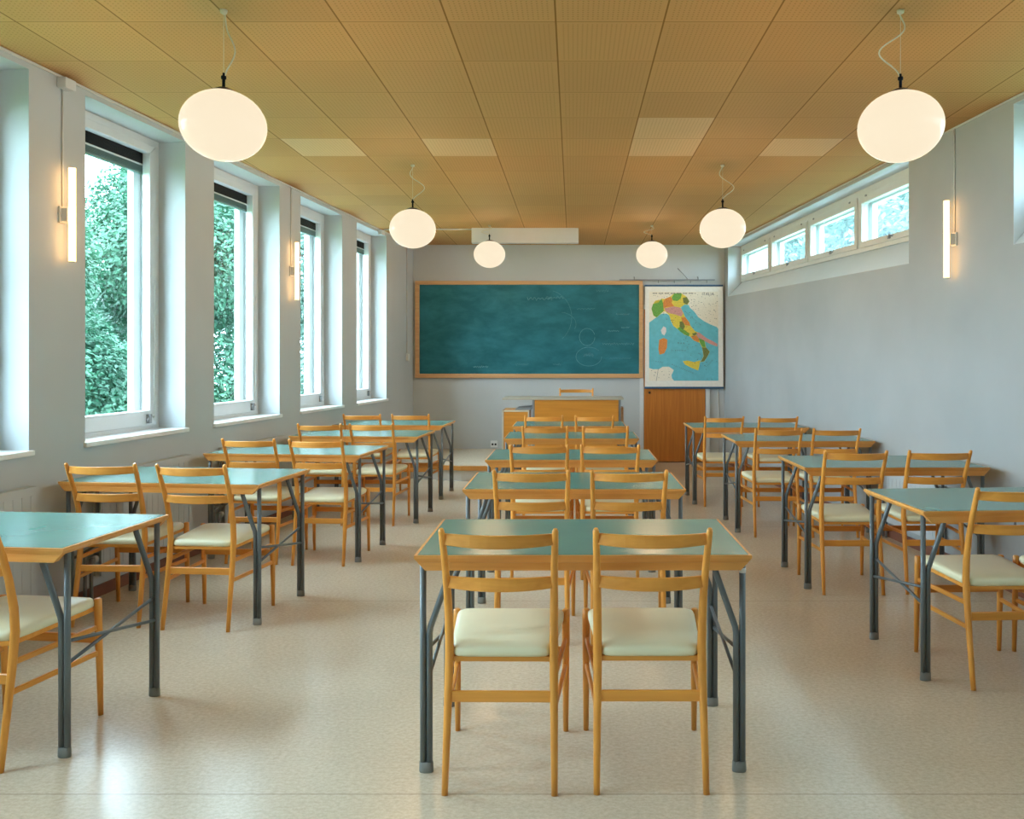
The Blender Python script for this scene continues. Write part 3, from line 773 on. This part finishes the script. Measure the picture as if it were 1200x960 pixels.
R = [('m_green', [(150, 268), (162, 232), (205, 215), (225, 193), (238, 230), (242, 285), (215, 308), (188, 332), (165, 318)]),
     ('m_yellow', [(162, 232), (178, 208), (212, 200), (207, 222)]),
     ('m_orange', [(234, 225), (250, 195), (290, 178), (307, 195), (302, 225), (322, 250), (260, 256), (240, 265)]),
     ('m_green', [(303, 182), (320, 155), (352, 150), (378, 155), (370, 190), (345, 212), (310, 206)]),
     ('m_yellow', [(302, 216), (345, 210), (374, 188), (386, 215), (396, 235), (366, 257), (320, 252)]),
     ('m_olive', [(384, 187), (415, 180), (434, 214), (418, 236), (390, 225)]),
     ('m_pink', [(244, 264), (320, 250), (366, 260), (388, 300), (374, 328), (330, 312), (282, 302), (256, 287)]),
     ('m_yellow', [(284, 314), (335, 313), (366, 340), (362, 390), (342, 416), (315, 396), (298, 358)]),
     ('m_orange', [(372, 334), (402, 330), (432, 370), (442, 396), (405, 392), (380, 362)]),
     ('m_olive', [(360, 364), (386, 363), (402, 400), (386, 426), (360, 400)]),
     ('m_green', [(344, 416), (365, 404), (395, 426), (436, 455), (430, 476), (400, 462), (368, 442)]),
     ('m_yellow', [(400, 396), (441, 396), (476, 440), (456, 456), (420, 436)]),
     ('m_olive', [(454, 456), (484, 444), (492, 460), (466, 472)]),
     ('m_pink', [(484, 450), (508, 446), (528, 462), (562, 488), (612, 513), (646, 533), (642, 553), (590, 532), (540, 506), (502, 482)]),
     ('m_orange', [(444, 475), (490, 467), (512, 500), (500, 521), (468, 504)]),
     ('m_green', [(504, 488), (546, 505), (556, 556), (534, 556), (514, 524)]),
     ('m_olive', [(530, 558), (562, 560), (586, 590), (570, 625), (545, 662), (520, 666), (542, 624)]),
     ('m_yellow', [(384, 662), (420, 656), (470, 668), (518, 654), (508, 700), (500, 731), (460, 716), (400, 686)]),
     ('m_orange', [(208, 502), (240, 487), (269, 500), (266, 560), (246, 602), (210, 613), (202, 570)]),
     ('m_white', [(221, 430), (240, 400), (259, 410), (261, 440), (246, 469), (228, 456)])]
area([(150, 268), (163, 230), (205, 214), (225, 192), (250, 194), (290, 177), (320, 154), (378, 154), (415, 179), (436, 214), (420, 238), (397, 237), (368, 259), (390, 300), (402, 328), (434, 370), (443, 396), (478, 438), (500, 446), (486, 470), (514, 500), (548, 506), (558, 556), (588, 590), (570, 627), (545, 664), (518, 668), (540, 624), (530, 560), (512, 524), (466, 506), (442, 478), (398, 464), (342, 418), (314, 398), (296, 360), (284, 318), (256, 290), (242, 288), (215, 311), (188, 334), (164, 320)], M['m_yellow'], 2.5)
for mt, pts in R: area(pts, M[mt], 3)
rg = random.Random(11)                              # printed town dots and border strokes
for _ in range(420):
    x, y = rg.uniform(140, 645), rg.uniform(148, 800)
    w_ = rg.uniform(3, 9); h_ = rg.uniform(2, 3.6)
    if (x > 430 and y < 350) or (y < 200) or (x > 430 and rg.random() < .2) or (200 < x < 560 and 200 < y < 700 and abs((x - 200) - (y - 200) * .75) < 60) or (y > 730 and x < 300):
        area([(x, y), (x + w_, y), (x + w_, y + h_), (x, y + h_)], M['ink'], 4)
for x in range(150, 480, 9):                        # small print header, too fine to read
    if x % 5 != 0: area([(x, 150), (x + 6, 148), (x + 6, 156), (x, 157)], M['ink'], 4)
for ln in ((200, 720, 185, 808), (140, 776, 185, 776), (520, 185, 640, 185)):
    area([(ln[0], ln[1]), (ln[0] + 2.5, ln[1]), (ln[2] + 2.5, ln[3] + 2), (ln[2], ln[3] + 2)], M['ink'], 4)
b.bm.normal_update()
sheet = loc(b.build('map_sheet', None, mo, fix=False), mo)
def text(body, zx, zy, size, rot=0.0, space=1.0):
    cu = bpy.data.curves.new('lettering', 'FONT'); cu.body = body; cu.size = size; cu.space_character = space
    ob = bpy.data.objects.new('lettering_curve', cu); C.objects.link(ob)
    dg = bpy.context.evaluated_depsgraph_get()
    me = bpy.data.meshes.new_from_object(ob.evaluated_get(dg))
    bpy.data.objects.remove(ob)
    x, z = mp(zx, zy)
    me.transform(Matrix.Translation((x, layer(5), z)) @ Matrix.Rotation(PI / 2, 4, 'X') @ Matrix.Rotation(rot, 4, 'Z'))
    return me
for args in (('ITALIA', 528, 168, .055), ('MAR', 345, 532, .03, 0, 2.0), ('TIRRENO', 300, 586, .026, 0, 2.0), ('MARE', 178, 668, .024, -.12, 2.0), ('MEDITERRANEO', 300, 690, .022, -.38, 2.2), ('MARE ADRIATICO', 398, 290, .02, -.72, 1.9), ('IONIO', 575, 700, .022, .9, 1.8)):
    me = text(*args); me.name = 'lettering'; me.materials.clear(); me.materials.append(M['ink'])
    lo = bpy.data.objects.new('lettering', me); C.objects.link(lo); lo.parent = mo; loc(lo, mo)
for y0_, y1_, xa, xb in ((88, 101, 97, 686), (853, 868, 97, 691)):
    b = MB(); p, q = mp(xa, y0_), mp(xb, y1_)
    b.box(p[0], q[0], MY - .012, MY + .012, q[1], p[1]); loc(b.build('map_rod', M['navy'], mo, .003), mo)
# rail with hooks that carries the map
rl = empty('map_rail', (wx(780), BACK, wz(328.5))); tag(rl, 'thin grey metal hanging rail with hooks above the map', 'rail')
b = MB(); b.box(wx(725.5), wx(836.7), BACK - .065, BACK - .053, wz(329.3), wz(327.9)); loc(b.build('bar', M['grey'], rl), rl)
for px in (771, 789.6, 808.4, 827.6):
    b = MB(); b.tube([(wx(px), BACK - .059, wz(329)), (wx(px), BACK - .06, wz(332.2))], .005, 6); loc(b.build('hook', M['grey'], rl), rl)
for px in (743, 817.5):
    b = MB(); b.tube([(wx(px), BACK - .059, wz(328)), (wx(px), BACK - .03, wz(325.5)), (wx(px), BACK - .0005, wz(324.5))], .006, 6); loc(b.build('wall_bracket', M['grey'], rl), rl)
b = MB(); b.tube([(wx(805), BACK - .055, wz(327.5)), (wx(800), BACK - .03, wz(321)), (wx(794), BACK - .004, wz(314.5))], .004, 6); loc(b.build('stay_wire', M['grey'], rl), rl)

# ------------------------------------------------------------------ white box under the ceiling, cable, boxes
YB = 9.35
sb = F / YB
b = MB(); b.box((552.5 - VX) / sb, (678 - VX) / sb, YB, YB + .09, H - (284.7 - VY) / sb, CEIL)
tag(b.build('ceiling_case', M['white'], None, .003), 'long white case fixed under the ceiling in front of the blackboard', 'case')
b = MB(); b.tube([PL(9.42, -.05, CEIL - .012), (-1.9, YB + .05, CEIL - .009), ((552.8 - VX) / sb, YB + .05, CEIL - .009)], .008, 8)
tag(b.build('ceiling_cable', M['white']), 'white cable running along the ceiling from the window wall to the white case', 'cable')
b = MB(); b.wbox(PL, 9.36, 9.46, -.05, -.0005, CEIL - .075, CEIL - .018)
tag(b.build('junction_box', M['white'], None, .006), 'small white junction box under the ceiling near the farthest window', 'box')
sw = empty('light_switch', PL(10.45, 0, 1.38)); tag(sw, 'small white light switch on the window wall near the blackboard corner', 'switch')
b = MB(); b.wbox(PL, 10.41, 10.49, -.03, -.0005, 1.34, 1.43); loc(b.build('switch_plate', M['cream'], sw, .004), sw)
b = MB(); b.wbox(PL, 10.435, 10.465, -.036, -.03, 1.365, 1.405); loc(b.build('rocker', M['white'], sw), sw)
b = MB(); b.tube([PL(10.45, -.006, 1.43), PL(10.45, -.006, CEIL - .02)], .006, 6); loc(b.build('cable', M['cream'], sw), sw)
so = empty('wall_socket', (wx(579), BACK, wz(520.5))); tag(so, 'white double power socket low on the back wall above the podium', 'socket')
b = MB(); b.box(wx(575), wx(583), BACK - .014, BACK - .0005, wz(524.3), wz(516.5)); loc(b.build('socket_plate', M['socket'], so, .004), so)
for px in (577.3, 580.8):
    b = MB(); b.box(wx(px) - .012, wx(px) + .012, BACK - .0155, BACK - .013, wz(521.8), wz(519.6)); loc(b.build('socket_hole', M['black'], so), so)
b = MB(); b.tube([(wx(751.5), BACK - .008, wz(443.3)), (wx(752), BACK - .008, wz(480)), (wx(751.2), BACK - .008, wz(524))], .007, 6)
tag(b.build('wall_cable', M['black']), 'thin dark cable running down the back wall left of the door', 'cable')
b = MB(); b.tube([(wx(841), BACK - .006, wz(455)), (wx(842.5), BACK - .006, wz(490)), (wx(841.5), BACK - .006, wz(530))], .0055, 6)
tag(b.build('wall_cable', M['cream']), 'pale cable running down the back wall right of the door', 'cable')
b = MB(); dpl = 4.67
b.tube([PR(dpl, -.008, .60), PR(dpl, -.008, .43), PR(dpl + .01, -.01, .385), PR(dpl + .04, -.012, .365), PR(dpl + .09, -.012, .352)], .006, 8)
b.tube([PR(dpl + .09, -.012, .352), PR(dpl + .135, -.012, .34)], .016, 10)
tag(b.build('plug_lead', M['grey']), 'grey lead with a plug hanging on the right wall behind the nearest chair', 'cable')

# ------------------------------------------------------------------ radiators
def radiator(P, d0, d1, label, z0=.13, z1=.70, t0=-.012, th=.048, far=False):
    r = empty('radiator', P((d0 + d1) / 2, 0, 0)); tag(r, label, 'radiator', 'wall radiators')
    b = MB()
    b.wbox(P, d0, d1, t0 - .012, t0, z0, z1); b.wbox(P, d0, d1, t0 - th, t0 - th + .012, z0, z1); b.wbox(P, d0 - .004, d1 + .004, t0 - th - .002, t0 + .002, z1, z1 + .012)
    n = int((d1 - d0) / .055)
    for k in range(n):
        dd = d0 + (k + .5) * (d1 - d0) / n
        b.wbox(P, dd - .012, dd + .012, t0 - th - .002, t0 - th, z0 + .03, z1 - .03)
    loc(b.build('panel', M['wall'], r), r)
    for dd in (d0 + .15, d1 - .15):
        b = MB(); b.wbox(P, dd - .015, dd + .015, t0, -.0015, z1 - .12, z1 - .09); b.wbox(P, dd - .015, dd + .015, t0, -.0015, z0 + .05, z0 + .08); loc(b.build('bracket', M['white'], r), r)
    e, g = (d1, -1) if far else (d0, 1)
    for q in (-.05, -.10):
        b = MB(); b.tube([P(e + g * q, t0 - .025, 0), P(e + g * q, t0 - .025, z0 + .06 - q), P(e + g * .003, t0 - .025, z0 + .06 - q)], .010, 8); loc(b.build('pipe', M['grey'], r), r)
    b = MB(); b.tube([P(e - g * .04, t0 - .025, z0 + .10), P(e - g * .012, t0 - .025, z0 + .10)], .020, 10); loc(b.build('valve', M['white'], r), r)
for k, nm in ((4, 'beside the nearest window-row table'), (0, 'behind the second window-row table'), (1, 'behind the third window-row table')):
    d0, d1 = WIN[k]; radiator(PL, d0 + .05, d1 - .02, 'white panel radiator under the windows, %s' % nm)
radiator(PR, 5.40, 6.12, 'white panel radiator low on the right wall between the second and third tables', z0=.13, z1=.50, far=True)

# ------------------------------------------------------------------ hanging globe lamps
def pendant(x, y, zc, side, label, amp=.07):
    r = empty('pendant_lamp', (x, y, CEIL)); tag(r, label, 'lamp', 'opal globe lamps')
    a, c = .1785, .152
    n = 24
    b = MB(); b.lathe([(max(a * math.sin(PI * k / n), 0), zc - CEIL - c * math.cos(PI * k / n)) for k in range(n + 1)], seg=48)
    b.build('globe', M['globe'], r)
    zt_ = zc + c - CEIL
    b = MB(); b.lathe([(0, zt_ + .012), (.03, zt_ + .009), (.058, zt_ - .006), (.060, zt_ - .0085), (.0, zt_ - .004)], seg=32); b.build('cap', M['bronze'], r)
    b = MB(); b.lathe([(0, zt_ + .005), (.0065, zt_ + .006), (.0065, zt_ + .05), (.011, zt_ + .052), (.011, zt_ + .064), (.005, zt_ + .067), (.005, zt_ + .078), (0, zt_ + .079)], seg=16); b.build('stem', M['black'], r)
    b = MB(); b.tube([(0, 0, zt_ + .075), (0, 0, -.002)], .0012, 6); b.build('suspension_wire', M['wire'], r)
    L = -(zt_ + .07)
    b = MB(); pts = []
    for k in range(25):
        f = k / 24
        pts.append((side * (amp * math.sin(PI * f) * math.sin(2 * PI * f - .5) + (.03 * math.sin(PI * f))), .01, zt_ + .066 + f * (L - .004)))
    b.tube(pts, .0034, 8); b.build('flex_cord', M['wire'], r)
    b = MB(); b.lathe([(0, 0), (.016, -.001), (.014, -.014), (.005, -.02), (0, -.021)], seg=16); b.build('ceiling_hook', M['wire'], r)
    li = bpy.data.lights.new('globe_light', 'POINT'); li.energy = LAMP_W; li.color = (1.0, .62, .30); li.shadow_soft_size = .185
    lo = bpy.data.objects.new('globe_light', li); C.objects.link(lo); lo.parent = r; lo.location = (0, 0, zc - CEIL)
pendant(-1.523, 3.53, 2.370, 1, 'large opal globe lamp hanging nearest the tall windows', .02)
pendant(1.424, 3.53, 2.366, -1, 'large opal globe lamp hanging in front of the high window band')
pendant(-1.255, 6.33, 2.375, 1, 'middle opal globe lamp on the window side')
pendant(1.165, 6.33, 2.378, 1, 'middle opal globe lamp hanging near the right wall')
pendant(-.950, 9.17, 2.545, -1, 'small distant opal globe lamp in front of the white case')
pendant(.887, 9.17, 2.540, -1, 'small distant opal globe lamp above the map end of the blackboard')

# ------------------------------------------------------------------ wall tube lamps
def tube_lamp(P, d, zc, off, label, box=True):
    r = empty('wall_lamp', P(d, 0, zc)); tag(r, label, 'lamp', 'wall tube lamps')
    b = MB(); b.tube([P(d, -off, zc - .25), P(d, -off, zc + .25)], .0175, 16); loc(b.build('tube', M['tube'], r), r)
    b = MB()
    for z in (-.2545, .25): b.tube([P(d, -off, zc + z), P(d, -off, zc + z + .0045)], .0178, 16)
    loc(b.build('end_cap', M['white'], r), r)
    b = MB(); b.wbox(P, d - .028, d + .028, -.012, -.0005, zc - .045, zc + .045); b.wbox(P, d - .018, d + .018, -off + .014, -.012, zc - .036, zc + .036)
    loc(b.build('holder', M['cream'], r, .003), r)
    b = MB(); b.tube([P(d, -.005, zc + .045), P(d, -.005, CEIL - (.05 if box else .004))], .0042, 8); loc(b.build('cable', M['cream'], r), r)
    if box:
        b = MB(); b.wbox(P, d - .04, d + .04, -.055, -.0005, CEIL - .075, CEIL - .018); loc(b.build('junction_box', M['white'], r, .006), r)
tube_lamp(PL, 4.35, 2.128, .06, 'lit tube lamp on the pier before the nearest full tall window')
tube_lamp(PL, 7.10, 2.127, .06, 'lit tube lamp on the pier between the second and third tall windows', False)
tube_lamp(PR, 5.30, 2.139, .06, 'lit tube lamp on the right wall before the high window band', False)
